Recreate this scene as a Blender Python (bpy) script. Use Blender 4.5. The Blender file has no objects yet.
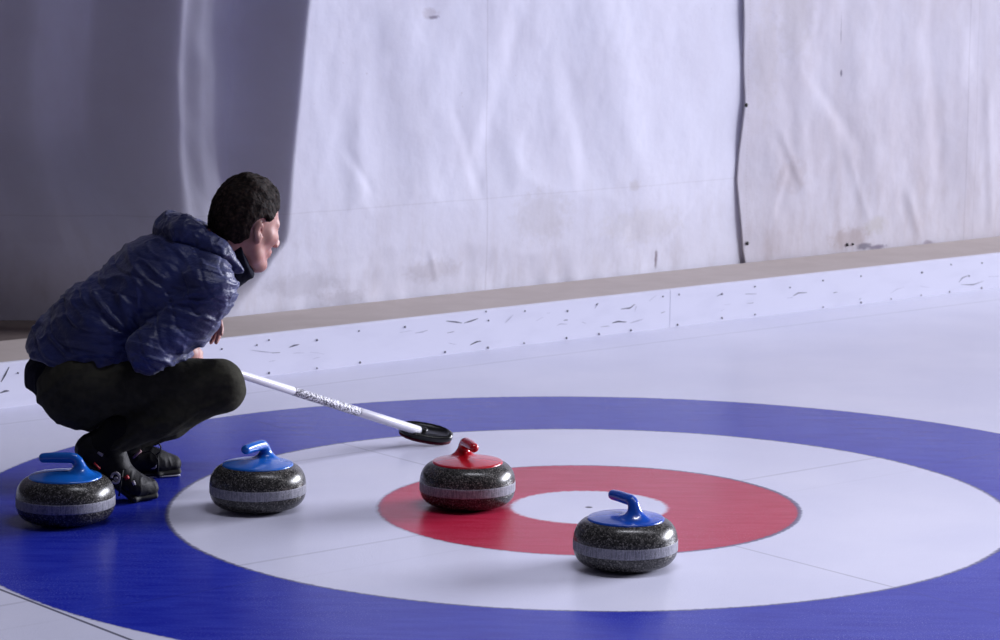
import bpy, math, random
import numpy as np
from mathutils import Matrix, Vector

C = bpy.context.scene.collection
SC = bpy.context.scene
# ------------------------------------------------------------------ camera
FPX = 2909.0                                     # focal length in pixels of a 1000 px wide frame
CAM = np.array([0.0, -8.2584, 1.7921])
CR = np.array([0.99943836, 0.03272624, 0.00720826])
CU = np.array([-0.01200638, 0.14887854, 0.9887826])
CF = np.array([-0.03128598, 0.9883138, -0.14918785])
cd = bpy.data.cameras.new('camera'); cd.sensor_width = 36; cd.lens = FPX * 36 / 1000
cd.clip_start = 0.1; cd.clip_end = 200
cam = bpy.data.objects.new('camera', cd); C.objects.link(cam)
cam.matrix_world = Matrix([[CR[i], CU[i], -CF[i], CAM[i]] for i in range(3)] + [[0, 0, 0, 1]])
SC.camera = cam
cd.dof.use_dof = True; cd.dof.focus_distance = 8.0; cd.dof.aperture_fstop = 9.0
# ------------------------------------------------------------------ view, world, lights
SC.view_settings.view_transform = 'Standard'; SC.view_settings.look = 'None'
SC.view_settings.gamma = 1; SC.view_settings.use_curve_mapping = False
SC.view_settings.exposure = 0.06
w = bpy.data.worlds.new('world'); SC.world = w; w.use_nodes = True
w.node_tree.nodes['Background'].inputs[0].default_value = (0.64, 0.59, 0.82, 1)
w.node_tree.nodes['Background'].inputs[1].default_value = 0.060
def area(name, loc, target, sx, sy, power, col=(0.88, 0.89, 1.0), spread=180):
    l = bpy.data.lights.new(name, 'AREA'); l.shape = 'RECTANGLE'; l.size = sx; l.size_y = sy
    l.energy = power; l.color = col; l.spread = math.radians(spread)
    o = bpy.data.objects.new(name, l); C.objects.link(o); o.location = loc
    o.rotation_euler = (Vector(target) - Vector(loc)).to_track_quat('-Z', 'Y').to_euler()
    return o
area('window_light', (36.4, 19.0, 10.3), (1.2, 1.0, 0.3), 25.0, 8.0, 34500)
for lx, ly, pw in ((0.8, -0.7, 29), (3.9, -0.5, 33), (2.6, -4.6, 20)):
    area('ceiling_light', (lx, ly, 5.0), (lx, ly, 0), 2.6, 0.09, pw, spread=95)

# ------------------------------------------------------------------ helpers
AL = math.radians(40.85)
S2 = np.array([math.cos(AL), math.sin(AL)]); N2 = np.array([-math.sin(AL), math.cos(AL)])   # along / across the sheet
def W(s, n, z=0.0):
    return (float(s * S2[0] + n * N2[0]), float(s * S2[1] + n * N2[1]), float(z))
def at(x, y, Y):                                 # point seen at pixel x,y in the vertical plane at depth Y
    d = CF + CR * (x - 500) / FPX - CU * (y - 320) / FPX
    return CAM + d * (Y - CAM[1]) / d[1]
def on_n(x, y, n):                               # point on the vertical plane at distance n across the sheet
    d = CF + CR * (x - 500) / FPX - CU * (y - 320) / FPX
    k = np.array([N2[0], N2[1], 0]); return CAM + d * ((n - CAM @ k) / (d @ k))
def sz(x, y, n):
    p = on_n(x, y, n); return float(p[:2] @ S2), float(p[2])

def link_mesh(name, V, F, mat, parent=None, smooth=True, mats=None, midx=None):
    me = bpy.data.meshes.new(name)
    V = np.asarray(V, dtype=np.float32)
    if isinstance(F, np.ndarray) and F.ndim == 2:
        k = F.shape[1]; n = len(F)
        me.vertices.add(len(V)); me.vertices.foreach_set('co', V.ravel())
        me.loops.add(n * k); me.loops.foreach_set('vertex_index', F.astype(np.int32).ravel())
        me.polygons.add(n); me.polygons.foreach_set('loop_start', np.arange(0, n * k, k, dtype=np.int32))
        me.update(calc_edges=True); me.validate()
    else:
        me.from_pydata([tuple(map(float, v)) for v in V], [], F); me.update()
    for m in (mats or [mat]): me.materials.append(m)
    if midx is not None: me.polygons.foreach_set('material_index', np.array(midx, dtype=np.int32))
    if smooth: me.polygons.foreach_set('use_smooth', np.ones(len(me.polygons), dtype=bool))
    me.update()
    o = bpy.data.objects.new(name, me); C.objects.link(o)
    if parent is not None: o.parent = parent
    return o
def tag(o, label=None, cat=None, group=None, kind=None):
    for k, v in (('label', label), ('category', cat), ('group', group), ('kind', kind)):
        if v: o[k] = v
    return o
def empty(name, loc, rz=0.0):
    o = bpy.data.objects.new(name, None); C.objects.link(o); o.location = loc; o.rotation_euler = (0, 0, rz)
    o.empty_display_size = 0.1
    return o
class MB:
    def __init__(s): s.v = []; s.f = []; s.m = []
    def add(s, V, F, mi=0):
        b = len(s.v); s.v += [tuple(map(float, p)) for p in V]; s.f += [tuple(i + b for i in f) for f in F]; s.m += [mi] * len(F)
    def box8(s, P, mi=0):
        s.add(P, [(0, 3, 2, 1), (4, 5, 6, 7), (0, 1, 5, 4), (1, 2, 6, 5), (2, 3, 7, 6), (3, 0, 4, 7)], mi)
    def tube(s, pts, rad, seg=14, mi=0, caps=True):
        pts = [np.array(p, float) for p in pts]; n = len(pts)
        if not hasattr(rad, '__len__'): rad = [rad] * n
        t0 = pts[1] - pts[0]; up = np.array([0, 0, 1.0]) if abs(t0[2]) < 0.9 * np.linalg.norm(t0) else np.array([1.0, 0, 0])
        V = []; a = None
        for i in range(n):
            t = pts[min(i + 1, n - 1)] - pts[max(i - 1, 0)]; t /= np.linalg.norm(t)
            a = np.cross(up, t) if a is None else a - t * (a @ t); a /= np.linalg.norm(a); b = np.cross(t, a)
            for k in range(seg):
                th = 2 * math.pi * k / seg; V.append(pts[i] + rad[i] * (math.cos(th) * a + math.sin(th) * b))
        F = [(i * seg + k, i * seg + (k + 1) % seg, (i + 1) * seg + (k + 1) % seg, (i + 1) * seg + k) for i in range(n - 1) for k in range(seg)]
        if caps: F += [tuple(reversed(range(seg))), tuple((n - 1) * seg + k for k in range(seg))]
        s.add(V, F, mi)
    def lathe(s, prof, seg=72, mi=0, closed=True):
        V = []; n = len(prof)
        for r, z in prof:
            for k in range(seg):
                th = 2 * math.pi * k / seg; V.append((r * math.cos(th), r * math.sin(th), z))
        F = [(i * seg + k, i * seg + (k + 1) % seg, (i + 1) * seg + (k + 1) % seg, (i + 1) * seg + k) for i in range(n - 1) for k in range(seg)]
        if closed: F += [tuple(reversed(range(seg))), tuple((n - 1) * seg + k for k in range(seg))]
        s.add(V, F, mi)
    def build(s, name, mat, parent=None, smooth=True, mats=None):
        return link_mesh(name, s.v, s.f, mat, parent, smooth, mats, s.m if mats else None)

# ---- value noise
def _h(ix, iy, iz):
    n = (ix * 73856093) ^ (iy * 19349663) ^ (iz * 83492791)
    n = (n ^ (n >> 13)) * 1274126177 & 0x7fffffff
    return ((n ^ (n >> 16)) & 0xffff) / 65535.0
def vnoise(P):
    P = np.asarray(P, float) + 1000.0
    i = np.floor(P).astype(np.int64); f = P - i; f = f * f * f * (f * (f * 6 - 15) + 10)
    r = 0
    for dx in (0, 1):
        for dy in (0, 1):
            for dz in (0, 1):
                wt = (f[..., 0] if dx else 1 - f[..., 0]) * (f[..., 1] if dy else 1 - f[..., 1]) * (f[..., 2] if dz else 1 - f[..., 2])
                r = r + wt * _h(i[..., 0] + dx, i[..., 1] + dy, i[..., 2] + dz)
    return r * 2 - 1
def fbm(P, o=3):
    P = np.asarray(P, float); r = 0; a = 1
    for k in range(o): r = r + a * vnoise(P * 2 ** k + k * 17.3); a *= 0.5
    return r
def ridge(P): return 1 - np.minimum(1, np.abs(vnoise(P)) * 2.2)
def sstep(x, a, b):
    t = np.clip((x - a) / (b - a), 0, 1); return t * t * (3 - 2 * t)

# ---- signed distance fields, polygonised into one continuous skin
class Field:
    def __init__(s, lo, hi, h):
        s.lo = np.array(lo, float); s.h = h; s.n = np.ceil((np.array(hi) - s.lo) / h).astype(int) + 1
        s.v = np.full(tuple(s.n), 9.0, dtype=np.float32)
    def _sub(s, lo, hi, pad):
        a = np.clip(np.floor((np.array(lo) - pad - s.lo) / s.h).astype(int), 0, s.n)
        b = np.clip(np.ceil((np.array(hi) + pad - s.lo) / s.h).astype(int) + 1, 0, s.n)
        sl = tuple(slice(a[i], b[i]) for i in range(3))
        g = np.meshgrid(*[s.lo[i] + s.h * np.arange(a[i], b[i]) for i in range(3)], indexing='ij')
        return sl, np.stack(g, -1)
    def op(s, fn, lo, hi, k=0.0, mode='add'):
        sl, P = s._sub(lo, hi, k + 4 * s.h + 0.012)
        if P.size == 0: return
        d = fn(P).astype(np.float32); a = s.v[sl]
        if mode == 'sub':
            d = -d
            if k > 0:
                hh = np.maximum(k - np.abs(a - d), 0) / k; s.v[sl] = np.maximum(a, d) + hh * hh * k * 0.25
            else: s.v[sl] = np.maximum(a, d)
        else:
            if k > 0:
                hh = np.maximum(k - np.abs(a - d), 0) / k; s.v[sl] = np.minimum(a, d) - hh * hh * k * 0.25
            else: s.v[sl] = np.minimum(a, d)
    def cap(s, a, b, r1, r2=None, k=0.02, side=None, wd=1.0, mode='add'):
        a = np.array(a, float); b = np.array(b, float); r2 = r1 if r2 is None else r2
        if side is not None:
            sd = np.array(side, float); sd /= np.linalg.norm(sd)
        ab = b - a; L = max(ab @ ab, 1e-9); R = max(r1, r2) * max(wd, 1)
        def fn(P):
            t = np.clip(((P - a) @ ab) / L, 0, 1)
            q = P - a - t[..., None] * ab
            if side is not None: q = q - (q @ sd)[..., None] * sd * (1 - 1 / wd)
            return np.sqrt((q * q).sum(-1)) - (r1 + (r2 - r1) * t)
        s.op(fn, np.minimum(a, b) - R, np.maximum(a, b) + R, k, mode)
    def ell(s, c, r, M=None, k=0.02, mode='add'):
        c = np.array(c, float); r = np.array(r, float); M = np.eye(3) if M is None else M
        def fn(P):
            q = (P - c) @ M
            k0 = np.sqrt(((q / r) ** 2).sum(-1)); k1 = np.sqrt(((q / r ** 2) ** 2).sum(-1)) + 1e-9
            return np.where(k0 < 1e-3, -r.min(), k0 * (k0 - 1) / k1)
        s.op(fn, c - r.max(), c + r.max(), k, mode)
    def cut(s, p, n, k=0.0):                     # keep the side n points to
        p = np.array(p, float); n = np.array(n, float); n /= np.linalg.norm(n)
        g = [s.lo[i] + s.h * np.arange(s.n[i]) for i in range(3)]
        d = -((g[0] - p[0])[:, None, None] * n[0] + (g[1] - p[1])[None, :, None] * n[1] + (g[2] - p[2])[None, None, :] * n[2])
        s.v = np.maximum(s.v, d.astype(np.float32))
    def mesh(s, smooth=1):
        v = s.v; ins = v < 0; n = v.shape
        c = np.zeros((n[0] - 1, n[1] - 1, n[2] - 1), dtype=np.int8)
        for dx in (0, 1):
            for dy in (0, 1):
                for dz in (0, 1):
                    c += ins[dx:n[0] - 1 + dx, dy:n[1] - 1 + dy, dz:n[2] - 1 + dz]
        act = (c > 0) & (c < 8); ids = np.full(act.shape, -1, dtype=np.int64); I = np.argwhere(act)
        ids[act] = np.arange(len(I))
        acc = np.zeros((len(I), 3)); cnt = np.zeros(len(I))
        cor = [(0, 0, 0), (1, 0, 0), (0, 1, 0), (1, 1, 0), (0, 0, 1), (1, 0, 1), (0, 1, 1), (1, 1, 1)]
        val = [v[I[:, 0] + q[0], I[:, 1] + q[1], I[:, 2] + q[2]].astype(float) for q in cor]
        for i in range(8):
            for ax in range(3):
                if cor[i][ax]: continue
                q = list(cor[i]); q[ax] = 1; j = cor.index(tuple(q))
                a, b = val[i], val[j]; m = (a < 0) != (b < 0)
                t = np.where(m, a / np.where(m, a - b, 1), 0)
                P = np.repeat(np.array(cor[i], float)[None], len(I), 0); P[:, ax] += t
                acc[m] += P[m]; cnt[m] += 1
        V = s.lo + s.h * (I + acc / cnt[:, None])
        Fs = []
        for ax in range(3):
            sl0 = [slice(None)] * 3; sl1 = [slice(None)] * 3; sl0[ax] = slice(0, -1); sl1[ax] = slice(1, None)
            A = ins[tuple(sl0)]; B = ins[tuple(sl1)]
            E = np.argwhere(A != B); b_, c_ = [(1, 2), (2, 0), (0, 1)][ax]
            ok = (E[:, b_] > 0) & (E[:, c_] > 0) & (E[:, b_] < ids.shape[b_]) & (E[:, c_] < ids.shape[c_]); E = E[ok]
            def at_(db, dc):
                Q = E.copy(); Q[:, b_] -= db; Q[:, c_] -= dc; return ids[Q[:, 0], Q[:, 1], Q[:, 2]]
            q = np.stack([at_(1, 1), at_(0, 1), at_(0, 0), at_(1, 0)], 1)
            fl = ~A[E[:, 0], E[:, 1], E[:, 2]]; q[fl] = q[fl][:, ::-1]; Fs.append(q)
        F = np.concatenate(Fs); F = F[(F >= 0).all(1)]
        for _ in range(smooth):
            sm = np.zeros_like(V); ct = np.zeros(len(V))
            for k in range(4):
                np.add.at(sm, F[:, k], V[F[:, (k + 1) % 4]]); np.add.at(ct, F[:, k], 1)
            V = V * 0.5 + 0.5 * sm / np.maximum(ct, 1)[:, None]
        return V, F
def vnormals(V, F):
    fn = np.cross(V[F[:, 2]] - V[F[:, 0]], V[F[:, 3]] - V[F[:, 1]]); N = np.zeros_like(V)
    for k in range(4): np.add.at(N, F[:, k], fn)
    return N / (np.linalg.norm(N, axis=1)[:, None] + 1e-12)

# ---- materials
def mat(name, col, rough=0.6, metal=0.0, ior=1.45, spec=None):
    m = bpy.data.materials.new(name); m.use_nodes = True; b = m.node_tree.nodes['Principled BSDF']
    b.inputs['Base Color'].default_value = (*col, 1); b.inputs['Roughness'].default_value = rough
    b.inputs['Metallic'].default_value = metal; b.inputs['IOR'].default_value = ior
    if spec is not None: b.inputs['Specular IOR Level'].default_value = spec
    return m
class NT:
    def __init__(s, m): s.m = m; s.t = m.node_tree; s.b = s.t.nodes['Principled BSDF']
    def n(s, typ, **kw):
        x = s.t.nodes.new(typ)
        for k, v in kw.items():
            if k in x.inputs: x.inputs[k].default_value = v
            else: setattr(x, k, v)
        return x
    def l(s, a, b): s.t.links.new(a, b)
    def val(s, x, inp):
        if isinstance(x, (int, float)): inp.default_value = x
        elif isinstance(x, tuple): inp.default_value = (*x, 1) if len(x) == 3 else x
        else: s.l(x, inp)
    def math(s, op, a, b=0.0, c=0.0, clamp=False):
        x = s.t.nodes.new('ShaderNodeMath'); x.operation = op; x.use_clamp = clamp
        for i, q in enumerate((a, b, c)): s.val(q, x.inputs[i])
        return x.outputs[0]
    def mix(s, f, a, b):
        x = s.t.nodes.new('ShaderNodeMix'); x.data_type = 'RGBA'; s.val(f, x.inputs[0]); s.val(a, x.inputs[6]); s.val(b, x.inputs[7]); return x.outputs[2]
    def ss(s, v, a, b):
        x = s.t.nodes.new('ShaderNodeMapRange'); x.interpolation_type = 'SMOOTHSTEP'
        s.val(v, x.inputs[0]); x.inputs[1].default_value = a; x.inputs[2].default_value = b; return x.outputs[0]
    def noise(s, vec, scale, detail=3, rough=0.5):
        x = s.n('ShaderNodeTexNoise'); x.inputs['Scale'].default_value = scale; x.inputs['Detail'].default_value = detail
        x.inputs['Roughness'].default_value = rough; s.l(vec, x.inputs['Vector']); return x.outputs['Fac']
    def mapping(s, vec, scale=(1, 1, 1), rot=(0, 0, 0), loc=(0, 0, 0)):
        x = s.n('ShaderNodeMapping'); x.inputs['Scale'].default_value = scale; x.inputs['Rotation'].default_value = rot
        x.inputs['Location'].default_value = loc; s.l(vec, x.inputs['Vector']); return x.outputs[0]
    def bump(s, h, strength, dist):
        x = s.n('ShaderNodeBump'); x.inputs['Strength'].default_value = strength; x.inputs['Distance'].default_value = dist
        s.l(h, x.inputs['Height']); s.l(x.outputs[0], s.b.inputs['Normal'])
    def obj(s): return s.n('ShaderNodeTexCoord').outputs['Object']

# ------------------------------------------------------------------ ice
def ice_material():
    m = mat('ice', (0.8, 0.8, 0.9), 0.2, ior=1.22, spec=0.36); t = NT(m); o = t.obj()
    wob = t.noise(o, 2.2, 2); sep = t.n('ShaderNodeSeparateXYZ'); t.l(o, sep.inputs[0])
    x, y = sep.outputs[0], sep.outputs[1]
    fine = t.noise(o, 60, 2); ragged = t.math('MULTIPLY', t.math('SUBTRACT', fine, 0.5), 0.012)
    ragged = t.math('ADD', ragged, t.math('MULTIPLY', t.math('SUBTRACT', wob, 0.5), 0.012))
    r = t.math('SQRT', t.math('ADD', t.math('MULTIPLY', x, x), t.math('MULTIPLY', y, y)))
    rr = t.math('ADD', r, ragged)
    # coordinates along (u) and across (v) the sheet
    u = t.math('ADD', t.math('MULTIPLY', x, float(S2[0])), t.math('MULTIPLY', y, float(S2[1])))
    v = t.math('ADD', t.math('MULTIPLY', x, float(N2[0])), t.math('MULTIPLY', y, float(N2[1])))
    frost_sparkle = t.noise(o, 210, 2, 0.8); frost2 = t.noise(t.mapping(o, (6, 30, 1), (0, 0, -AL)), 1.0, 3)
    patch = t.noise(o, 1.7, 3)
    white = t.mix(t.ss(patch, 0.3, 0.75), (0.63, 0.635, 0.79), (0.69, 0.69, 0.83))
    fr = t.math('MULTIPLY', t.ss(frost_sparkle, 0.56, 0.66), t.math('ADD', 0.22, t.math('MULTIPLY', t.ss(patch, 0.38, 0.62), 0.6)))  # frosty flecks, with the pebbled ice's sparkle painted into the ring colours
    blue = t.mix(t.ss(frost2, 0.3, 0.7), (0.010, 0.018, 0.34), (0.020, 0.034, 0.40))
    blue = t.mix(fr, blue, (0.13, 0.17, 0.58))
    red = t.mix(t.ss(frost2, 0.3, 0.7), (0.42, 0.014, 0.045), (0.48, 0.026, 0.07)); red = t.mix(fr, red, (0.60, 0.13, 0.20))
    col = white
    def below(rad, soft=0.004): return t.ss(rr, rad + soft, rad - soft)
    def band(val, c, hw, soft=0.003): return t.math('MULTIPLY', t.ss(val, c - hw - soft, c - hw + soft), t.ss(val, c + hw + soft, c + hw - soft))
    scratch = t.math('ADD', 0.55, t.math('MULTIPLY', t.noise(o, 3, 2), 0.6))
    # thin sheet lines
    wl = t.math('MULTIPLY', band(v, 0.009, 0.006, 0.006), 0.36)
    wl = t.math('MAXIMUM', wl, t.math('MULTIPLY', t.math('MULTIPLY', band(v, 1.062, 0.006, 0.008), 0.30), t.ss(u, 0.5, 0.2)))
    wl = t.math('MAXIMUM', wl, t.math('MULTIPLY', band(v, -0.20, 0.004, 0.006), 0.10))
    wl = t.math('MAXIMUM', wl, t.math('MULTIPLY', band(v, 2.155, 0.006, 0.006), 0.30))
    wl = t.math('MAXIMUM', wl, t.math('MULTIPLY', band(u, -0.005, 0.004, 0.003), 0.5))
    wl = t.math('MULTIPLY', wl, scratch)
    back = t.math('MULTIPLY', band(u, -1.84, 0.005, 0.002), 0.85)
    base = t.mix(wl, col, (0.22, 0.22, 0.30)); base = t.mix(back, base, (0.05, 0.05, 0.09))
    base = t.mix(below(1.83), base, blue)
    inner = t.mix(wl, white, (0.22, 0.22, 0.30))
    base = t.mix(below(1.215), base, inner); base = t.mix(below(0.61), base, red)
    base = t.mix(t.ss(t.math('ADD', r, t.math('MULTIPLY', ragged, 1.6)), 0.236, 0.216), base, white)
    # grey outlines of the rings
    ln = t.math('MULTIPLY', band(rr, 1.83, 0.005, 0.004), 0.3)
    ln = t.math('MAXIMUM', ln, t.math('MULTIPLY', band(rr, 1.215, 0.006, 0.004), 0.75))
    ln = t.math('MAXIMUM', ln, t.math('MULTIPLY', band(rr, 0.61, 0.007, 0.004), t.math('ADD', 0.35, t.math('MULTIPLY', t.ss(x, -0.3, 0.55), 0.5))))
    base = t.mix(ln, base, (0.09, 0.09, 0.17))
    # faint line across the blue ring and the pin hole in the middle
    bl = t.math('MULTIPLY', t.math('MAXIMUM', band(u, -0.005, 0.004, 0.003), band(v, -0.167, 0.005, 0.005)), t.math('MULTIPLY', t.ss(rr, 1.21, 1.23), t.ss(rr, 1.83, 1.82)))
    base = t.mix(t.math('MULTIPLY', bl, 0.22), base, (0.01, 0.012, 0.12))
    base = t.mix(t.ss(r, 0.014, 0.007), base, (0.03, 0.03, 0.05))
    t.l(base, t.b.inputs['Base Color'])
    t.val(t.math('ADD', 0.17, t.math('MULTIPLY', t.noise(o, 1.1, 2), 0.10)), t.b.inputs['Roughness'])
    peb = t.noise(o, 190, 2, 0.6); big = t.noise(o, 26, 2)
    t.bump(t.math('ADD', peb, t.math('MULTIPLY', big, 1.2)), 0.35, 0.0012)
    return m
def sheet(name, s0, s1, n0, n1, z, th, m, res=1):
    mb = MB(); mb.box8([W(s0, n0, z - th), W(s1, n0, z - th), W(s1, n1, z - th), W(s0, n1, z - th), W(s0, n0, z), W(s1, n0, z), W(s1, n1, z), W(s0, n1, z)])
    return mb.build(name, m, smooth=False)
tag(sheet('floor', -9, 14, -9, 2.425, 0.0, 0.08, ice_material()), 'white curling ice with blue and red target rings', kind='structure')

def noisy(name, c1, c2, scale, rough=0.8, bump=0.0, bscale=200, detail=4):
    m = mat(name, c1, rough); t = NT(m); o = t.obj()
    t.l(t.mix(t.ss(t.noise(o, scale, detail, 0.6), 0.3, 0.7), c1, c2), t.b.inputs['Base Color'])
    if bump: t.bump(t.noise(o, bscale, 3), bump, 0.002)
    return m
ledge_m = noisy('beige_carpet', (0.455, 0.39, 0.365), (0.49, 0.425, 0.40), 6, 0.9, 0.3)
tag(sheet('walkway', -9, 14, 2.425, 2.872, 0.150, 0.15, ledge_m), 'raised beige walkway between the white board and the hanging tarpaulin', kind='structure')
dark_m = noisy('dark_ground', (0.17, 0.13, 0.12), (0.22, 0.17, 0.155), 5, 0.9)
tag(sheet('floor_back', -9, 14, 2.872, 6.0, 0.11, 0.11, dark_m), 'dark ground beyond the walkway, under the lifted tarpaulin hem', kind='structure')
wall_m = noisy('dark_wall', (0.09, 0.08, 0.085), (0.12, 0.11, 0.11), 2, 0.9)
tag(sheet('wall_back', -9, 14, 6.0, 6.1, 4.2, 4.2, wall_m), 'dark wall behind the tarpaulins', kind='structure')

# ------------------------------------------------------------------ white side boards
board_m = mat('white_board', (0.75, 0.75, 0.88), 0.42); t = NT(board_m)
t.l(t.mix(t.ss(t.noise(t.mapping(t.obj(), (1, 1, 3)), 5, 4), 0.45, 0.8), (0.76, 0.76, 0.89), (0.71, 0.71, 0.84)), t.b.inputs['Base Color'])
scuff_m = mat('scuff', (0.06, 0.06, 0.09), 0.7); scuff2_m = mat('faint_scuff', (0.42, 0.42, 0.52), 0.7)
screw_m = mat('screw_metal', (0.07, 0.07, 0.09), 0.5, 0.3)
NB = 2.410
SJ = sz(670, 308, NB)[0]
def board(s0, s1, label, screws, scuffs):
    root = empty('side_board', W((s0 + s1) / 2, NB, 0)); root.rotation_euler = (0, 0, AL)
    inv = Matrix.Translation(Vector(root.location)) @ Matrix.Rotation(AL, 4, 'Z'); inv = inv.inverted()
    def L(p): return tuple(inv @ Vector(p))
    tag(root, label, 'rink board', 'white boards along the ice')
    mb = MB(); h = 0.157; c = 0.004
    prof = [(NB, 0.0), (NB, h - c), (NB + c, h), (NB + 0.02, h), (NB + 0.02, 0.0)]
    V = [L(W(s, n, z)) for s in (s0, s1) for n, z in prof]; k = len(prof)
    mb.add(V, [tuple(reversed(range(k))), tuple(range(k, 2 * k))] + [(i, (i + 1) % k, k + (i + 1) % k, k + i) for i in range(k)])
    for (pts, wd, mi) in scuffs:                 # rubbed marks, thin films on the board face
        q = [sz(px, py, NB) for px, py in pts]
        for i in range(len(q) - 1):
            (a, za), (b, zb) = q[i], q[i + 1]; dx, dz = b - a, zb - za; ln = math.hypot(dx, dz) + 1e-9; ox, oz = -dz / ln * wd / 2, dx / ln * wd / 2
            wa = 0.35 if i == 0 else 1; wb = 0.35 if i == len(q) - 2 else 1
            mb.add([L(W(a - ox * wa, NB - 0.0006, za - oz * wa)), L(W(b - ox * wb, NB - 0.0006, zb - oz * wb)), L(W(b + ox * wb, NB - 0.0006, zb + oz * wb)), L(W(a + ox * wa, NB - 0.0006, za + oz * wa))], [(0, 1, 2, 3)], mi)
    mb.build('panel', board_m, root, False, [board_m, scuff_m, scuff2_m])
    for px, py, rr in screws:
        s, z = sz(px, py, NB); s = min(max(s, s0 + .01), s1 - .01); z = max(z, 0.008); mb = MB(); p = np.array(L(W(s, NB, z)))
        mb.tube([p + (0, 0.001, 0), p + (0, -0.0015, 0), p + (0, -0.003, 0)], [rr, rr, rr * 0.6], 10)
        mb.build('screw', screw_m, root)
big, sml = 0.0042, 0.0032
ls = [(269, 373, big), (317, 368.5, sml), (360, 362.5, big), (445, 352, big), (488, 348, big), (524, 344, sml), (566.5, 338, big), (599, 334, big), (631, 330.5, big),
      (269, 340, sml), (317, 340, big), (359, 331, sml), (405, 327, big), (486, 311.5, sml), (488.5, 320.5, sml), (525, 311, sml), (567.5, 311, big), (597, 304.5, sml), (663, 296.5, sml), (257, 345, sml), (222, 349, sml), (18, 373, sml)]
rs = [(677.5, 325, big), (722, 318, big), (755, 314.5, sml), (823, 308, sml), (861, 303.5, big), (891, 299.5, sml), (921, 297, sml), (949.5, 293.5, sml), (981.5, 289.5, big),
      (679, 294.5, sml), (722, 294, big), (755, 286.5, sml), (790, 287.5, sml), (823, 280.5, sml), (861, 276, sml), (922, 272.5, big), (951, 264.5, sml), (982, 263, sml), (969, 276, sml)]
lsc = [([(289, 347.5), (294, 345.5), (299, 344.5)], .006, 1), ([(250, 350), (262, 351.5), (274, 352.8)], .003, 2), ([(272, 353), (280, 352.5)], .004, 1), ([(293, 353), (304, 352.8)], .003, 2), ([(310, 352), (324, 354)], .002, 2),
       ([(313, 359), (320, 357)], .003, 2), ([(269, 361.5), (275, 360.5)], .003, 2), ([(400, 332.5), (412, 330.5)], .003, 2), ([(415, 333), (422, 332), (428, 330)], .004, 2), ([(446, 321), (456, 322), (462, 323)], .005, 1),
       ([(464, 323), (471, 321), (478, 318.5)], .005, 1), ([(447, 333), (454, 331.5)], .004, 1), ([(448, 343), (456, 344.5)], .003, 2), ([(470, 345), (476, 342), (481, 341)], .006, 1), ([(505, 323), (509, 319), (513, 315)], .003, 2),
       ([(536, 321), (543, 317)], .003, 2), ([(557, 325.5), (560, 324), (567, 324)], .003, 2), ([(564, 320.3), (567.5, 319.8)], .008, 1), ([(582, 322), (586, 323.5)], .004, 2), ([(595, 308), (598, 303)], .005, 1),
       ([(621, 309), (630, 308), (635, 304)], .005, 1), ([(635, 311), (636, 306)], .004, 1), ([(601, 326.5), (609, 326)], .003, 1), ([(612, 323), (618, 321.5), (626, 322)], .006, 1), ([(630, 323), (637, 321), (643, 319)], .004, 2),
       ([(649, 301), (656, 295.5)], .004, 2), ([(661, 313), (665, 311.5)], .004, 1), ([(547, 313), (550, 313)], .003, 2), ([(388, 317.8), (393, 317.8)], .002, 2), ([(1, 382), (5, 375), (9, 367)], .007, 1), ([(0, 393), (5, 391), (9, 391)], .007, 1)]
rsc = [([(717, 296), (723, 293.5)], .005, 1), ([(745, 294), (756, 293.8)], .004, 1), ([(747, 303), (753, 303)], .003, 1), ([(787, 298), (793, 297.5)], .003, 2), ([(793, 296), (798, 293), (807, 292.5)], .004, 1), ([(833, 293), (837, 292)], .005, 1),
       ([(891, 293), (897, 289), (904, 287)], .002, 2), ([(920, 286), (929, 287.5)], .003, 2), ([(959, 282.5), (962, 278), (968, 275.5)], .004, 1), ([(961, 284.5), (973, 284.8), (983, 281)], .003, 1), ([(988, 276.5), (999, 276.2)], .003, 2), ([(721, 311), (724, 309)], .003, 2), ([(859, 300), (861, 298)], .004, 1), ([(724, 305), (731, 304)], .002, 2)]
board(-8.5, SJ - 0.0012, 'long white scuffed board left of the joint, behind the crouching man', ls, lsc)
board(SJ + 0.0012, 13.5, 'white scuffed board right of the joint, running out of the picture', rs, rsc)

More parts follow.
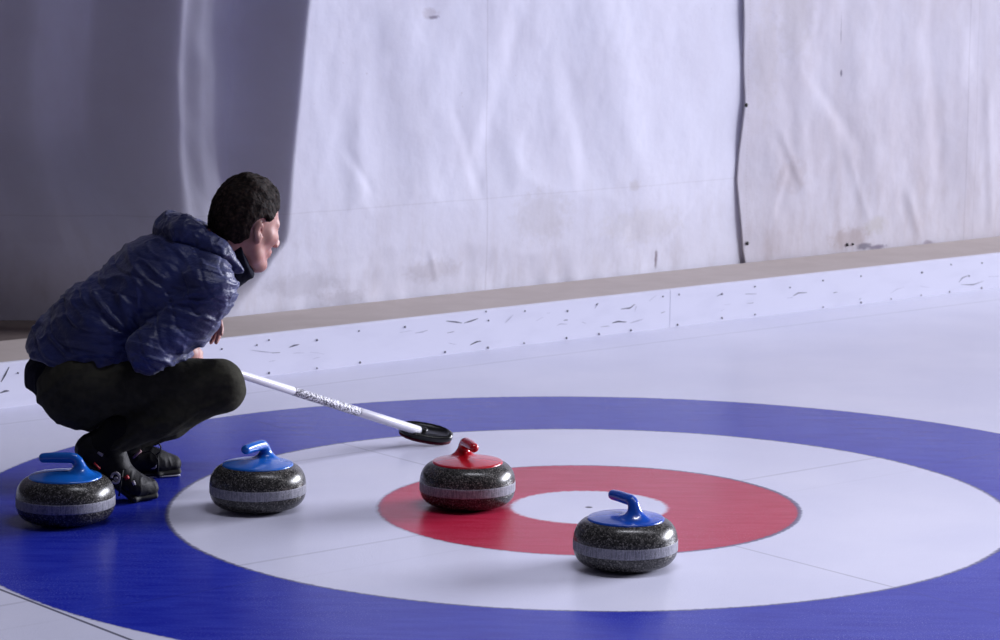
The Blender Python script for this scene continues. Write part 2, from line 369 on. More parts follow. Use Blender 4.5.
# ------------------------------------------------------------------ tarpaulin curtains
def tarp_material(name, c1, c2, stain, right):
    m = mat(name, c1, 0.75); t = NT(m); uv = t.n('ShaderNodeUVMap').outputs[0]
    sep = t.n('ShaderNodeSeparateXYZ'); t.l(uv, sep.inputs[0]); u, v = sep.outputs[0], sep.outputs[1]
    n1 = t.noise(uv, 2.3, 5, 0.6); n2 = t.noise(t.mapping(uv, (9, 3, 1)), 1.0, 4, 0.65)
    base = t.mix(t.ss(n1, 0.35, 0.7), c1, c2)
    low = t.ss(v, 0.75, 0.12); dirt = t.math('MULTIPLY', t.ss(n2, 0.42, 0.75), t.math('ADD', 0.22 if right else 0.10, t.math('MULTIPLY', low, 0.5)))
    base = t.mix(t.math('MULTIPLY', dirt, 0.75), base, stain)
    spots = t.math('MULTIPLY', t.ss(t.noise(uv, 28, 3, 0.6), 0.70, 0.78), 0.35); base = t.mix(spots, base, (0.40, 0.33, 0.36))
    def line(val, c, hw, amt, b, colr=(0.34, 0.31, 0.36)):
        k = t.math('MULTIPLY', t.ss(val, c - hw, c), t.ss(val, c + hw, c)); return t.mix(t.math('MULTIPLY', k, amt), b, colr)
    hor = t.math('ADD', v, t.math('MULTIPLY', t.noise(t.mapping(uv, (3, .1, 1)), 1, 2), 0.012))
    def blob(su, sv, ru, rv, amt, b, colr):
        du = t.math('DIVIDE', t.math('SUBTRACT', u, su), ru); dv = t.math('DIVIDE', t.math('SUBTRACT', v, sv), rv)
        d = t.math('SQRT', t.math('ADD', t.math('MULTIPLY', du, du), t.math('MULTIPLY', dv, dv)))
        d = t.math('ADD', d, t.math('MULTIPLY', t.math('SUBTRACT', t.noise(uv, 22, 4, 0.7), 0.5), 1.5))
        return t.mix(t.math('MULTIPLY', t.ss(d, 1.0, 0.35), amt), b, colr)
    if right:
        e = sz(966, 120, 2.9)[0]; base = line(u, e, 0.006, 0.35, base); base = line(u, e + 0.06, 0.005, 0.22, base)
        e2 = t.math('SUBTRACT', u, t.math('MULTIPLY', v, -0.0)); st = t.ss(t.math('SINE', t.math('MULTIPLY', v, 420)), -0.2, 0.3)
        k = t.math('MULTIPLY', t.math('MULTIPLY', t.ss(u, 3.382, 3.386), t.ss(u, 3.392, 3.388)), t.math('MULTIPLY', st, 0.25)); base = t.mix(k, base, (0.4, 0.34, 0.37))
        base = line(u, sz(840, 40, 2.9)[0], 0.003, 0.0, base)
        for (px, py, ru, rv, a, cc) in [(848, 238, .17, .06, .55, (.42, .34, .33)), (862, 246, .06, .02, .8, (.16, .14, .20)), (876, 247, .07, .015, .8, (.20, .16, .24)), (928, 243, .05, .02, .7, (.30, .24, .30)), (790, 175, .13, .10, .4, (.50, .42, .43)), (765, 60, .10, .35, .3, (.56, .50, .50)), (875, 225, .1, .05, .3, (.46, .42, .3)), (840, 30, .004, .09, .8, (.3, .28, .34)), (840, 73, .008, .02, .9, (.12, .1, .16)), (795, 15, .14, .25, .35, (.5, .46, .47))]:
            s_, z_ = sz(px, py, 2.9); base = blob(s_, z_, ru, rv, a, base, cc)
    else:
        e = sz(485, 150, 2.9)[0]; base = line(u, e, 0.006, 0.22, base); base = line(hor, sz(485, 198, 2.9)[1] + 0.006, 0.004, 0.16, base)
        for (px, py, ru, rv, a, cc) in [(432, 17, .035, .012, .9, (.22, .19, .27)), (430, 13, .05, .03, .5, (.5, .45, .5)), (655, 258, .012, .05, .85, (.22, .16, .20)), (632, 185, .05, .03, .4, (.55, .5, .5)), (430, 270, .18, .06, .4, (.5, .46, .50)), (300, 285, .25, .06, .25, (.40, .37, .42)), (540, 215, .2, .14, .3, (.55, .51, .52)), (340, 300, .14, .05, .4, (.38, .35, .40)), (640, 225, .3, .1, .25, (.58, .54, .52))]:
            s_, z_ = sz(px, py, 2.9); base = blob(s_, z_, ru, rv, a, base, cc)
    t.l(base, t.b.inputs['Base Color'])
    weave = t.noise(uv, 260, 2); crum = t.noise(t.mapping(uv, (1.3, 1, 1)), 11, 5, 0.6)
    t.bump(t.math('ADD', t.math('MULTIPLY', crum, 7.0), weave), 0.13, 0.0016)
    return m
def fold(s, z, p0, p1, w_, a):
    """crease along the segment p0-p1 in (s, z)"""
    (x0, y0), (x1, y1) = p0, p1; dx, dy = x1 - x0, y1 - y0; L = math.hypot(dx, dy)
    t_ = ((s - x0) * dx + (z - y0) * dy) / L / L; d = ((s - x0) * -dy + (z - y0) * dx) / L
    win = sstep(t_, -0.15, 0.2) * sstep(t_, 1.15, 0.8)
    return a * np.exp(-(d / w_) ** 2) * win * np.where(d > 0, 1, 1) + 0.5 * a * np.tanh(d / w_) * np.exp(-(d / (3 * w_)) ** 2) * win
def pf(p0, p1, w_, a): return sz(*p0, 2.9), sz(*p1, 2.9), w_, a
def curtain(name, sa, sb, z0fn, top, nfn, ns, nz, m, label):
    sg = np.linspace(0, 1, ns); zg = np.linspace(0, 1, nz) ** 1.25
    zz = np.zeros((nz, ns)); ss_ = np.zeros((nz, ns))
    for j, q in enumerate(zg):
        zt = 0.113 + q * (top - 0.113)
        a = sa(zt) if callable(sa) else sa; b = sb(zt) if callable(sb) else sb
        ss_[j] = a + (b - a) * sg; zb = z0fn(ss_[j]); zz[j] = zb + q * (top - zb)
    nn = nfn(ss_, zz)
    V = np.stack([ss_ * S2[0] + nn * N2[0], ss_ * S2[1] + nn * N2[1], zz], -1).reshape(-1, 3)
    V2 = V + np.array([N2[0], N2[1], 0]) * 0.0025
    idx = np.arange(nz * ns).reshape(nz, ns)
    q = np.stack([idx[:-1, :-1], idx[:-1, 1:], idx[1:, 1:], idx[1:, :-1]], -1).reshape(-1, 4); q2 = q[:, ::-1] + nz * ns
    rim = np.concatenate([idx[0], idx[1:, -1], idx[-1, :-1][::-1], idx[1:-1, 0][::-1]])
    r2 = np.roll(rim, -1); side = np.stack([r2, rim, rim + nz * ns, r2 + nz * ns], 1)
    F = np.concatenate([q, q2, side])
    o = link_mesh(name, np.concatenate([V, V2]), F, m)
    me = o.data; uvl = me.uv_layers.new(name='UVMap'); li = np.empty(len(me.loops), dtype=np.int32); me.loops.foreach_get('vertex_index', li)
    UV = np.stack([ss_.ravel(), zz.ravel()], 1); UV = np.concatenate([UV, UV])[li]; uvl.data.foreach_set('uv', UV.astype(np.float32).ravel())
    tag(o, label, 'curtain', 'tarpaulins hanging behind the ice'); return o
CRL = [pf((520, 10), (470, 190), .05, -.010), pf((715, 170), (668, 242), .010, -.004), pf((665, 250), (655, 265), .02, -.006), pf((360, 60), (352, 260), .05, .012), pf((505, 130), (540, 250), .06, .012), pf((395, 20), (420, 230), .09, .014), pf((600, 0), (640, 200), .1, .012), pf((450, 100), (480, 200), .03, -.006),
       pf((540, 245), (470, 275), .05, .010), pf((420, 262), (330, 280), .04, .014), pf((560, 60), (590, 190), .05, -.008), pf((345, 150), (370, 190), .02, -.006), pf((425, 240), (436, 285), .012, .007)]
def n_left(s, z):
    se = np.where(z > 0.42, 0.905 + (z - 0.42) * 0.125, 0.905 - (0.42 - z) * 0.9)
    u = se - s
    w_ = u + 0.035 * np.sin(z * 3.1 + 0.6)
    g = 0.28 * sstep(u, -0.05, 0.13) - 0.095 * sstep(w_, 0.02, 0.24) + 0.025 * sstep(w_, 0.26, 0.34) + 0.32 * sstep(w_, 0.34, 0.56) * (0.45 + 0.55 * sstep(z, .3, .9))
    g += 0.40 * np.maximum(w_ - 0.50, 0) - 0.02 * sstep(w_, 0.60, 0.75) + 0.06 * sstep(w_, 0.74, 0.88)
    g += (0.022 * fbm(np.stack([s * 3, z * 1.3, s * 0], -1), 2) + 0.006 * fbm(np.stack([s * 9 + z * 2, z * 5, s * 0 + 5], -1), 2)) * sstep(u, 0, .2)
    gb = 1.05 * np.clip((0.62 - s) / 0.9, 0, 5) ** 1.5                                # hem, where the cloth reaches the ground
    k = sstep(z, 0.08, 0.85) ** 0.8; g = g * k + gb * (1 - k)
    f = 0.005 * fbm(np.stack([s * 1.5, z * 0.9, s * 0 + 3], -1), 2) + 0.0018 * fbm(np.stack([s * 6, z * 4, s * 0 + 9], -1), 3)
    for c in CRL: f = f - 0.26 * fold(s, z, *c)
    f = f * sstep(z, 0.10, 0.35) + 0.02 * np.maximum(0, 0.3 - z) * fbm(np.stack([s * 7, z * 5, s * 0], -1), 2)
    k2 = sstep(s, 3.40, 2.5)
    return np.maximum(2.893 + g + (f - 0.014 * sstep(z, .15, .4) * sstep(z, .75, .4)) * (0.15 + 0.85 * k2) + 0.009 * (1 - k2), 2.882)
CRR = [pf((795, 20), (800, 160), .05, .010), pf((778, 130), (800, 185), .018, .008), pf((790, 165), (775, 215), .02, -.006), pf((850, 30), (880, 230), .07, .012), pf((905, 190), (918, 238), .03, .012), pf((925, 10), (940, 190), .05, -.010), pf((985, 80), (990, 230), .03, .010), pf((812, 80), (860, 150), .03, -.007), pf((845, 150), (868, 225), .02, .006)]
def n_right(s, z):
    f = 0.005 * fbm(np.stack([s * 1.6, z * 0.9, s * 0 + 13], -1), 2) + 0.0018 * fbm(np.stack([s * 7, z * 4, s * 0 + 19], -1), 3)
    for c in CRR: f = f - 0.26 * fold(s, z, *c)
    k2 = sstep(s, 3.32, 3.6)
    return np.maximum(2.893 + f * sstep(z, 0.10, 0.3) * (0.1 + .9 * k2) + 0.003 * (1 - k2) * np.sin(z * 14) * sstep(z, .15, .3), 2.880)
EZ = [(0.0, 3.39), (0.145, 3.383), (0.204, 3.369), (0.382, 3.341), (0.514, 3.325), (0.644, 3.335), (0.86, 3.362), (0.991, 3.354), (1.293, 3.342), (4.2, 3.34)]
def edge(z): return float(np.interp(z, [a for a, b in EZ], [b for a, b in EZ]))
tl = tarp_material('white_tarp', (0.81, 0.81, 0.94), (0.77, 0.76, 0.88), (0.54, 0.50, 0.54), False)
tr = tarp_material('stained_tarp', (0.69, 0.665, 0.755), (0.64, 0.60, 0.67), (0.48, 0.41, 0.42), True)
z_l = lambda s: 0.113 + 0.008 * (1 + np.sin(s * 13)) * sstep(s, .5, .2)
curtain('tarpaulin_curtain', -3.0, 3.405, z_l, 4.0, n_left, 760, 300, tl, 'wide white tarpaulin hanging in deep folds behind the crouching man')
rc = curtain('tarpaulin_curtain', edge, 9.0, lambda s: 0.113 + s * 0, 4.0, n_right, 420, 260, tr, 'stained off-white tarpaulin on the right, overlapping edge with eyelets')
hole_m = mat('eyelet_black', (0.012, 0.010, 0.012), 0.6)
for px, py, r_ in [(744.7, 105, .0085), (746, 243, .0085), (846, 244.5, .008), (851.5, 244, .0055)]:
    s, z = sz(px, py, 2.9); n = float(n_right(np.array([s]), np.array([z]))[0]); mb = MB()
    p = np.array(W(s, n, z)); nv = np.array([N2[0], N2[1], 0])
    mb.tube([p + nv * .001, p - nv * .003, p - nv * .0045, p - nv * .002], [r_, r_, r_ * .75, r_ * .5], 16); mb.build('eyelet', hole_m, rc)

# ------------------------------------------------------------------ curling stones
def granite_material():
    m = mat('granite', (0.05, 0.05, 0.05), 0.27); t = NT(m); o = t.obj()
    v = t.n('ShaderNodeTexVoronoi', feature='F1'); v.inputs['Scale'].default_value = 330; t.l(o, v.inputs['Vector'])
    g = t.n('ShaderNodeSeparateColor'); t.l(v.outputs['Color'], g.inputs[0])
    a = t.ss(g.outputs[0], 0.62, 0.95); b = t.ss(g.outputs[1], 0.90, 0.93)
    c = t.mix(t.ss(t.noise(o, 120, 3), 0.4, 0.6), (0.012, 0.012, 0.012), (0.032, 0.031, 0.029))
    c = t.mix(a, c, (0.10, 0.095, 0.09)); c = t.mix(t.math('MULTIPLY', b, .7), c, (0.21, 0.20, 0.185))
    t.l(c, t.b.inputs['Base Color']); t.bump(t.noise(o, 400, 2), 0.08, 0.001)
    return m
def band_material():
    m = mat('granite_band', (0.3, 0.3, 0.34), 0.65); t = NT(m); o = t.obj()
    v = t.n('ShaderNodeTexVoronoi', feature='F1'); v.inputs['Scale'].default_value = 380; t.l(o, v.inputs['Vector'])
    g = t.n('ShaderNodeSeparateColor'); t.l(v.outputs['Color'], g.inputs[0])
    n_ = t.noise(t.mapping(o, (1, 1, 0.12)), 260, 3)
    c = t.mix(t.ss(n_, 0.3, 0.7), (0.13, 0.13, 0.16), (0.30, 0.30, 0.36)); c = t.mix(t.math('MULTIPLY', t.ss(g.outputs[0], .7, .9), .5), c, (.42, .42, .48))
    t.l(c, t.b.inputs['Base Color']); return m
GR, BN = granite_material(), band_material()
def plastic(name, c):
    m = mat(name, c, 0.24); t = NT(m); o = t.obj(); t.b.inputs['Coat Weight'].default_value = 0.4; t.b.inputs['Coat Roughness'].default_value = 0.1
    t.bump(t.noise(o, 60, 3), 0.05, 0.002); return m
BLUE = plastic('blue_plastic', (0.006, 0.115, 0.50)); BLUE2 = plastic('deep_blue_plastic', (0.004, 0.065, 0.42)); RED = plastic('red_plastic', (0.46, 0.004, 0.014))
R0 = 0.138
def stone_profile():
    pts = [(0.050, 0.004), (0.058, 0.0005), (0.066, 0.0), (0.074, 0.004)]
    for i in range(0, 13):                        # lower bowl to the band
        a = math.radians(-78 + i * 6.0); pts.append((0.082 + 0.0565 * math.cos(a) ** 0.80, 0.052 + 0.048 * math.sin(a)))
    for i in range(0, 15):
        a = math.radians(i * 6.0); pts.append((0.082 + 0.0565 * math.cos(a) ** 0.80, 0.072 + 0.058 * math.sin(a)))
    pts += [(0.06, 0.1305)]
    return pts
RS = 0.448
def handle_mesh():
    f = Field((-0.125, -0.125, 0.105), (0.125, 0.125, 0.215), 0.0021)
    g = np.meshgrid(*[f.lo[i] + f.h * np.arange(f.n[i]) for i in range(3)], indexing='ij'); rr = np.sqrt(g[0] ** 2 + g[1] ** 2)
    dome = np.sqrt(rr ** 2 + (g[2] - (0.1435 - RS)) ** 2) - RS; q = np.stack([np.maximum(rr - 0.099, 0), np.maximum(dome + 0.004, 0)], -1)
    d = np.minimum(np.maximum(rr - 0.099, dome + 0.004), 0) + np.sqrt((q * q).sum(-1)) - 0.004
    f.v = np.maximum(d, 0.1245 - g[2]).astype(np.float32)
    pl = [((0.046, 0.140), 0.0182), ((0.0415, 0.160), 0.0160), ((0.0365, 0.1715), 0.0152), ((0.0285, 0.1795), 0.0148), ((0.018, 0.1825), 0.0147), ((-0.030, 0.1830), 0.0147), ((-0.060, 0.1815), 0.0138)]
    def grip(P):
        best = None
        for ((ax_, az_), r1), ((bx_, bz_), r2) in zip(pl[:-1], pl[1:]):
            a = np.array([ax_, 0, az_]); b = np.array([bx_, 0, bz_]); ab = b - a; t_ = np.clip(((P - a) @ ab) / (ab @ ab), 0, 1)
            q = P - a - t_[..., None] * ab; dd = np.sqrt((q * q).sum(-1)) - (r1 + (r2 - r1) * t_); best = dd if best is None else np.minimum(best, dd)
        return best
    f.op(grip, (-0.08, -0.02, 0.12), (0.07, 0.02, 0.2), 0.034)
    return f.mesh(2)
SP = stone_profile(); HV, HF = handle_mesh()
zb0, zb1 = 0.047, 0.075
def make_stone(pm, label):
    root = empty('curling_stone', (0, 0, 0)); tag(root, label, 'curling stone', 'curling stones on the target rings')
    mb = MB(); mb.lathe(SP, 96); gb = mb.build('granite_body', GR, root)
    mb = MB(); bp = [(r + 0.0006, z) for r, z in SP if zb0 - .001 <= z <= zb1 + .001 and r > 0.1]
    bp = [(0.1379, zb0), (0.1392, zb0 + .001)] + [(0.1393, z) for z in np.linspace(zb0 + .003, zb1 - .003, 5)] + [(0.1392, zb1 - .001), (0.1379, zb1)]
    mb.lathe(bp, 96, closed=False); b = mb.build('striking_band', BN, root); b['label'] = 'pale rough striking band'
    h = link_mesh('handle', HV, HF, pm, root); return root
glint_m = mat('painted_glint', (0.55, 0.60, 0.66), 0.4)
def add_glints(root, pts, r_):  # small pale stars painted on the handle cap in place of glints
    h = [c for c in root.children if c.name.startswith('handle')][0]
    for (x, y) in pts:
        # height of the cap at (x, y)
        z = 0.1435 - RS + math.sqrt(RS * RS - x * x - y * y); mb = MB()
        n = Vector((x, y, z - 0.1435 + RS)).normalized(); c = Vector((x, y, z)); q = n.to_track_quat('Z', 'Y')
        V = [c + n * 0.0012 + q @ Vector((r_ * math.cos(k * math.pi / 5) * (1 if k % 2 else .6), r_ * math.sin(k * math.pi / 5) * (1 if k % 2 else .6), 0)) for k in range(10)]
        V += [v - n * 0.002 for v in V]
        mb.add(V, [tuple(range(10)), tuple(reversed(range(10, 20)))] + [(k, k + 10, (k + 1) % 10 + 10, (k + 1) % 10) for k in range(10)]); o = mb.build('painted_glint', glint_m, root, False)
def put(root, x, y, az):
    # az = direction the grip points to
    root.location = (x, y, 0); root.rotation_euler = (0, 0, math.radians(az) - math.pi)
def stone_xy(px, py):                            # px = middle, py = lowest visible edge of the stone
    d = CF + CR * (px - 500) / FPX - CU * (py - 320) / FPX; p = CAM + d * (-CAM[2] / d[2]); return float(p[0] + d[0] / d[1] * 0.080), float(p[1]) + 0.080
s1 = make_stone(BLUE, 'blue handled curling stone at far left, beside the crouching man\'s shoes'); put(s1, *stone_xy(66, 527.5), 182)
s2 = make_stone(BLUE, 'blue handled curling stone on the white ring between the man and the red handled stone'); put(s2, *stone_xy(258, 514), 243)
s3 = make_stone(RED, 'red handled curling stone on the red ring beside the broom head'); put(s3, *stone_xy(467.3, 511.3), 290)
s4 = make_stone(BLUE2, 'blue handled curling stone nearest the centre of the rings, in front'); put(s4, *stone_xy(625, 573), 124)
for s_, c_ in ((s1, [(-0.0, -0.085), (0.075, -.04)]), (s4, [(0.03, .085)])):
    rz = s_.rotation_euler.z
add_glints(s1, [(0.02, 0.078), (-0.065, 0.058)], 0.004)

# ------------------------------------------------------------------ broom
white_m = mat('white_shaft', (0.62, 0.62, 0.70), 0.32); black_m = mat('black_plastic', (0.008, 0.008, 0.009), 0.25)
def pattern_material():
    m = mat('patterned_sleeve', (0.5, 0.5, 0.5), 0.6); t = NT(m); o = t.obj()
    a = t.noise(o, 95, 2, 0.5); b = t.noise(o, 210, 2)
    k = t.math('MAXIMUM', t.ss(t.math('ABSOLUTE', t.math('SUBTRACT', a, 0.5)), 0.07, 0.03), t.ss(b, 0.58, 0.61))
    t.l(t.mix(k, (0.74, 0.74, 0.82), (0.03, 0.03, 0.06)), t.b.inputs['Base Color']); return m
HB = at(421, 431.5, 0.914); HG = at(203, 362.5, 0.19)
br = empty('curling_broom', (float(HB[0]) + 0.03, float(HB[1]), 0.0))
tag(br, 'white shafted curling broom with patterned sleeve and black oval head', 'broom')
off = np.array(br.location)
dv = (HG - HB); Lb = np.linalg.norm(dv); dv = dv / Lb
def along(px):                                   # distance along the shaft seen at column px
    best = min(np.linspace(0, 1.3, 400), key=lambda q: abs(500 + FPX * ((HB + dv * q - CAM) @ CR) / ((HB + dv * q - CAM) @ CF) - px)); return best
def shaft(name, a, b, ra, rb, m):
    mb = MB(); mb.tube([HB + dv * a - off, HB + dv * (a + .002) - off, HB + dv * (b - .002) - off, HB + dv * b - off], [ra * .93, ra, rb, rb * .93], 20); return mb.build(name, m, br)
a1, a2 = along(359), along(293)
shaft('shaft', -0.012, a1, 0.0155, 0.0142, white_m); shaft('patterned_sleeve', a1, a2, 0.0146, 0.0138, pattern_material()); shaft('upper_shaft', a2, Lb + 0.05, 0.0132, 0.0120, white_m)
# head: oval plate leaning towards the shaft, pad underneath
hc = at(425.8, 431.5, 0.914); hx = at(452, 438.5, 0.914) - at(399, 428.5, 0.914); hx /= np.linalg.norm(hx)
hn = np.array([0.05, -0.34, 0.94]); hn -= hx * (hn @ hx); hn /= np.linalg.norm(hn); hy = np.cross(hn, hx); HM = np.stack([hx, hy, hn], 1)
def oval(name, z0, z1, a, b, m, rim=0.004, dish=0.0):
    mb = MB(); prof = [(0.0, z0), (1 - rim / b, z0), (1, z0 + rim), (1, z1 - rim), (1 - rim / b, z1), (0.75, z1 - dish), (0.0, z1 - dish)]; seg = 48; V = []
    for r_, z in prof:
        for k in range(seg):
            th = 2 * math.pi * k / seg; cx, sx = math.cos(th), math.sin(th); e = 0.82
            V.append(hc - off + HM @ np.array([a * r_ * abs(cx) ** e * np.sign(cx), b * r_ * abs(sx) ** e * np.sign(sx), z]))
    n = len(prof); F = [(i * seg + k, i * seg + (k + 1) % seg, (i + 1) * seg + (k + 1) % seg, (i + 1) * seg + k) for i in range(n - 1) for k in range(seg)]
    mb.add(V, F); return mb
oval('h', -0.013, 0.011, 0.088, 0.043, black_m, 0.006, 0.006).build('brush_head', black_m, br)
padm = mat('maroon_pad', (0.10, 0.004, 0.02), 0.8); pd = oval('p', -0.023, -0.013, 0.085, 0.040, padm).build('brush_pad', padm, br); pd['label'] = 'dark red cloth pad under the head'
mb = MB(); mb.tube([HB - dv * 0.03 - off, HB + dv * 0.012 - off], [0.02, 0.0175], 16); mb.build('head_socket', black_m, br)

#PERSON
# ------------------------------------------------------------------ crouching man
skin_m = mat('skin', (0.50, 0.27, 0.22), 0.5); t = NT(skin_m); o_ = t.obj()
t.l(t.mix(t.ss(t.noise(o_, 22, 4, 0.6), 0.35, 0.7), (0.42, 0.235, 0.20), (0.37, 0.165, 0.145)), t.b.inputs['Base Color'])
t.b.inputs['Subsurface Weight'].default_value = 0.12; t.b.inputs['Subsurface Radius'].default_value = (0.01, 0.004, 0.002); t.b.inputs['Subsurface Scale'].default_value = 1.0
hair_m = mat('dark_brown_hair', (0.018, 0.011, 0.009), 0.7, spec=0.12); t = NT(hair_m)
t.l(t.mix(t.ss(t.noise(t.mapping(t.obj(), (90, 190, 130)), 1, 4), 0.4, 0.75), (0.005, 0.003, 0.003), (0.030, 0.018, 0.014)), t.b.inputs['Base Color'])
t.bump(t.noise(t.mapping(t.obj(), (60, 260, 90)), 1.2, 3), 0.5, 0.004)
jacket_m = mat('navy_quilted_nylon', (0.010, 0.014, 0.060), 0.42); t = NT(jacket_m); o_ = t.obj()
t.l(t.mix(t.ss(t.noise(o_, 9, 3), 0.3, 0.7), (0.008, 0.013, 0.075), (0.014, 0.023, 0.120)), t.b.inputs['Base Color'])
t.b.inputs['Sheen Weight'].default_value = 0.15
t.bump(t.noise(t.mapping(o_, (22, 22, 40)), 1.0, 5, 0.65), 0.6, 0.010)
trouser_m = mat('black_olive_cotton', (0.012, 0.012, 0.009), 0.95, spec=0.2); t = NT(trouser_m); o_ = t.obj()
t.l(t.mix(t.ss(t.noise(o_, 40, 4), 0.3, 0.7), (0.026, 0.025, 0.019), (0.038, 0.037, 0.027)), t.b.inputs['Base Color']); t.bump(t.noise(t.mapping(o_, (1, 1, 1.8), (0, .5, 0)), 24, 4), 0.6, 0.008)
shirt_m = noisy('dark_navy_knit', (0.004, 0.005, 0.012), (0.007, 0.008, 0.018), 40, 0.95, 0.2, 400); shirt_m.node_tree.nodes['Principled BSDF'].inputs['Specular IOR Level'].default_value = 0.15

PB = np.array([-1.40, 0.16, 0.0])
man = empty('person', tuple(PB))
tag(man, 'person crouching on the ice in navy hooded puffer jacket, holding the white broom', 'person')
FW = np.array([math.cos(math.radians(25)), math.sin(math.radians(25)), 0]); LF = np.array([-FW[1], FW[0], 0])
hipR, hipL = np.array([-1.475, 0.05, 0.325]), np.array([-1.535, 0.24, 0.325])
kneeR, kneeL = np.array([-1.074, 0.045, 0.345]), np.array([-1.14, 0.46, 0.245])
ankR, ankL = np.array([-1.395, -0.015, 0.175]), np.array([-1.42, 0.33, 0.085])
pel = (hipR + hipL) / 2 + np.array([0, 0, 0.02]); waist = np.array([-1.43, 0.135, 0.50]); chest = np.array([-1.27, 0.155, 0.635]); upc = np.array([-1.17, 0.17, 0.690]); neck = np.array([-1.095, 0.165, 0.715])
shR, shL = np.array([-1.105, 0.015, 0.628]), np.array([-1.215, 0.335, 0.660])
elR, elL = np.array([-1.262, -0.060, 0.452]), np.array([-1.235, 0.36, 0.500])
wrR, wrL = at(185, 346, 0.13), at(203, 297, 0.27)
ballR, toeR, heelR = np.array([-1.325, 0.0, 0.0]), np.array([-1.278, 0.030, 0.0]), np.array([-1.488, -0.03, 0.128])
heelL, ballL, toeL = np.array([-1.50, 0.295, 0.0]), np.array([-1.315, 0.362, 0.0]), np.array([-1.262, 0.385, 0.0])
HSC = 1.03; HC = at(245.5, 229.0, 0.185); yaw, pit = math.radians(42), math.radians(-15)
hf = np.array([math.cos(yaw) * math.cos(pit), math.sin(yaw) * math.cos(pit), math.sin(pit)]); hl = np.array([-math.sin(yaw), math.cos(yaw), 0]); hu = np.cross(hf, hl)
roll_ = math.radians(4); hl, hu = hl * math.cos(roll_) + hu * math.sin(roll_), hu * math.cos(roll_) - hl * math.sin(roll_)
HMt = np.stack([hf, hl, hu], 1)
def H(x, y, z): return HC + HMt @ (np.array([x, y, z]) * HSC)

def hand(f, wr, d, up, curls, spread=0.02, thumb=1, scale=1.0, tcurl=0.5):
    """palm from the wrist along d, up = back of the hand; four unequal bent fingers and a thumb from the side of the palm"""
    d = np.array(d, float); d /= np.linalg.norm(d); up = np.array(up, float); up -= d * (up @ d); up /= np.linalg.norm(up); sd = np.cross(up, d) * thumb
    S = scale
    f.cap(wr, wr + d * 0.035 * S, 0.021 * S, 0.024 * S, k=0.012, side=sd, wd=1.25)
    f.cap(wr + d * 0.03 * S, wr + d * 0.078 * S, 0.015 * S, 0.0125 * S, k=0.014, side=sd, wd=2.6)
    lens = [(0.043, 0.026, 0.020), (0.047, 0.030, 0.021), (0.043, 0.028, 0.020), (0.034, 0.021, 0.018)]
    for i in range(4):
        lat = (1.5 - i) * 0.0205 * S; p = wr + d * (0.083 - 0.004 * abs(i - 1)) * S + sd * lat
        fd = d + sd * (1.5 - i) * spread; fd /= np.linalg.norm(fd); r_ = (0.0092, 0.0095, 0.0090, 0.0080)[i] * S; f.cap(p - fd * 0.03 * S, p, r_ * 1.1, r_ * 1.08, k=0.006)
        ang = 0.0
        for j, L_ in enumerate(lens[i]):
            ang += curls[i][j]; q = p + (fd * math.cos(ang) - up * math.sin(ang)) * L_ * S; f.cap(p, q, r_ * (1 - .07 * j), r_ * (.93 - .08 * j), k=0.003); p = q
    b = wr + d * 0.025 * S + sd * 0.022 * S - up * 0.004; td = d * 0.62 + sd * 0.70 - up * 0.35; td /= np.linalg.norm(td)
    q = b + td * 0.042 * S; f.cap(b, q, 0.0145 * S, 0.0115 * S, k=0.010)
    td2 = td * math.cos(tcurl) + (-up * .55 - sd * .35 + d * .6) * math.sin(tcurl); q2 = q + td2 * 0.030 * S; f.cap(q, q2, 0.0112 * S, 0.0100 * S, k=0.003)
    td3 = td2 * .8 - sd * .35 - up * .2; td3 /= np.linalg.norm(td3); f.cap(q2, q2 + td3 * 0.022 * S, 0.0100 * S, 0.0082 * S, k=0.003)

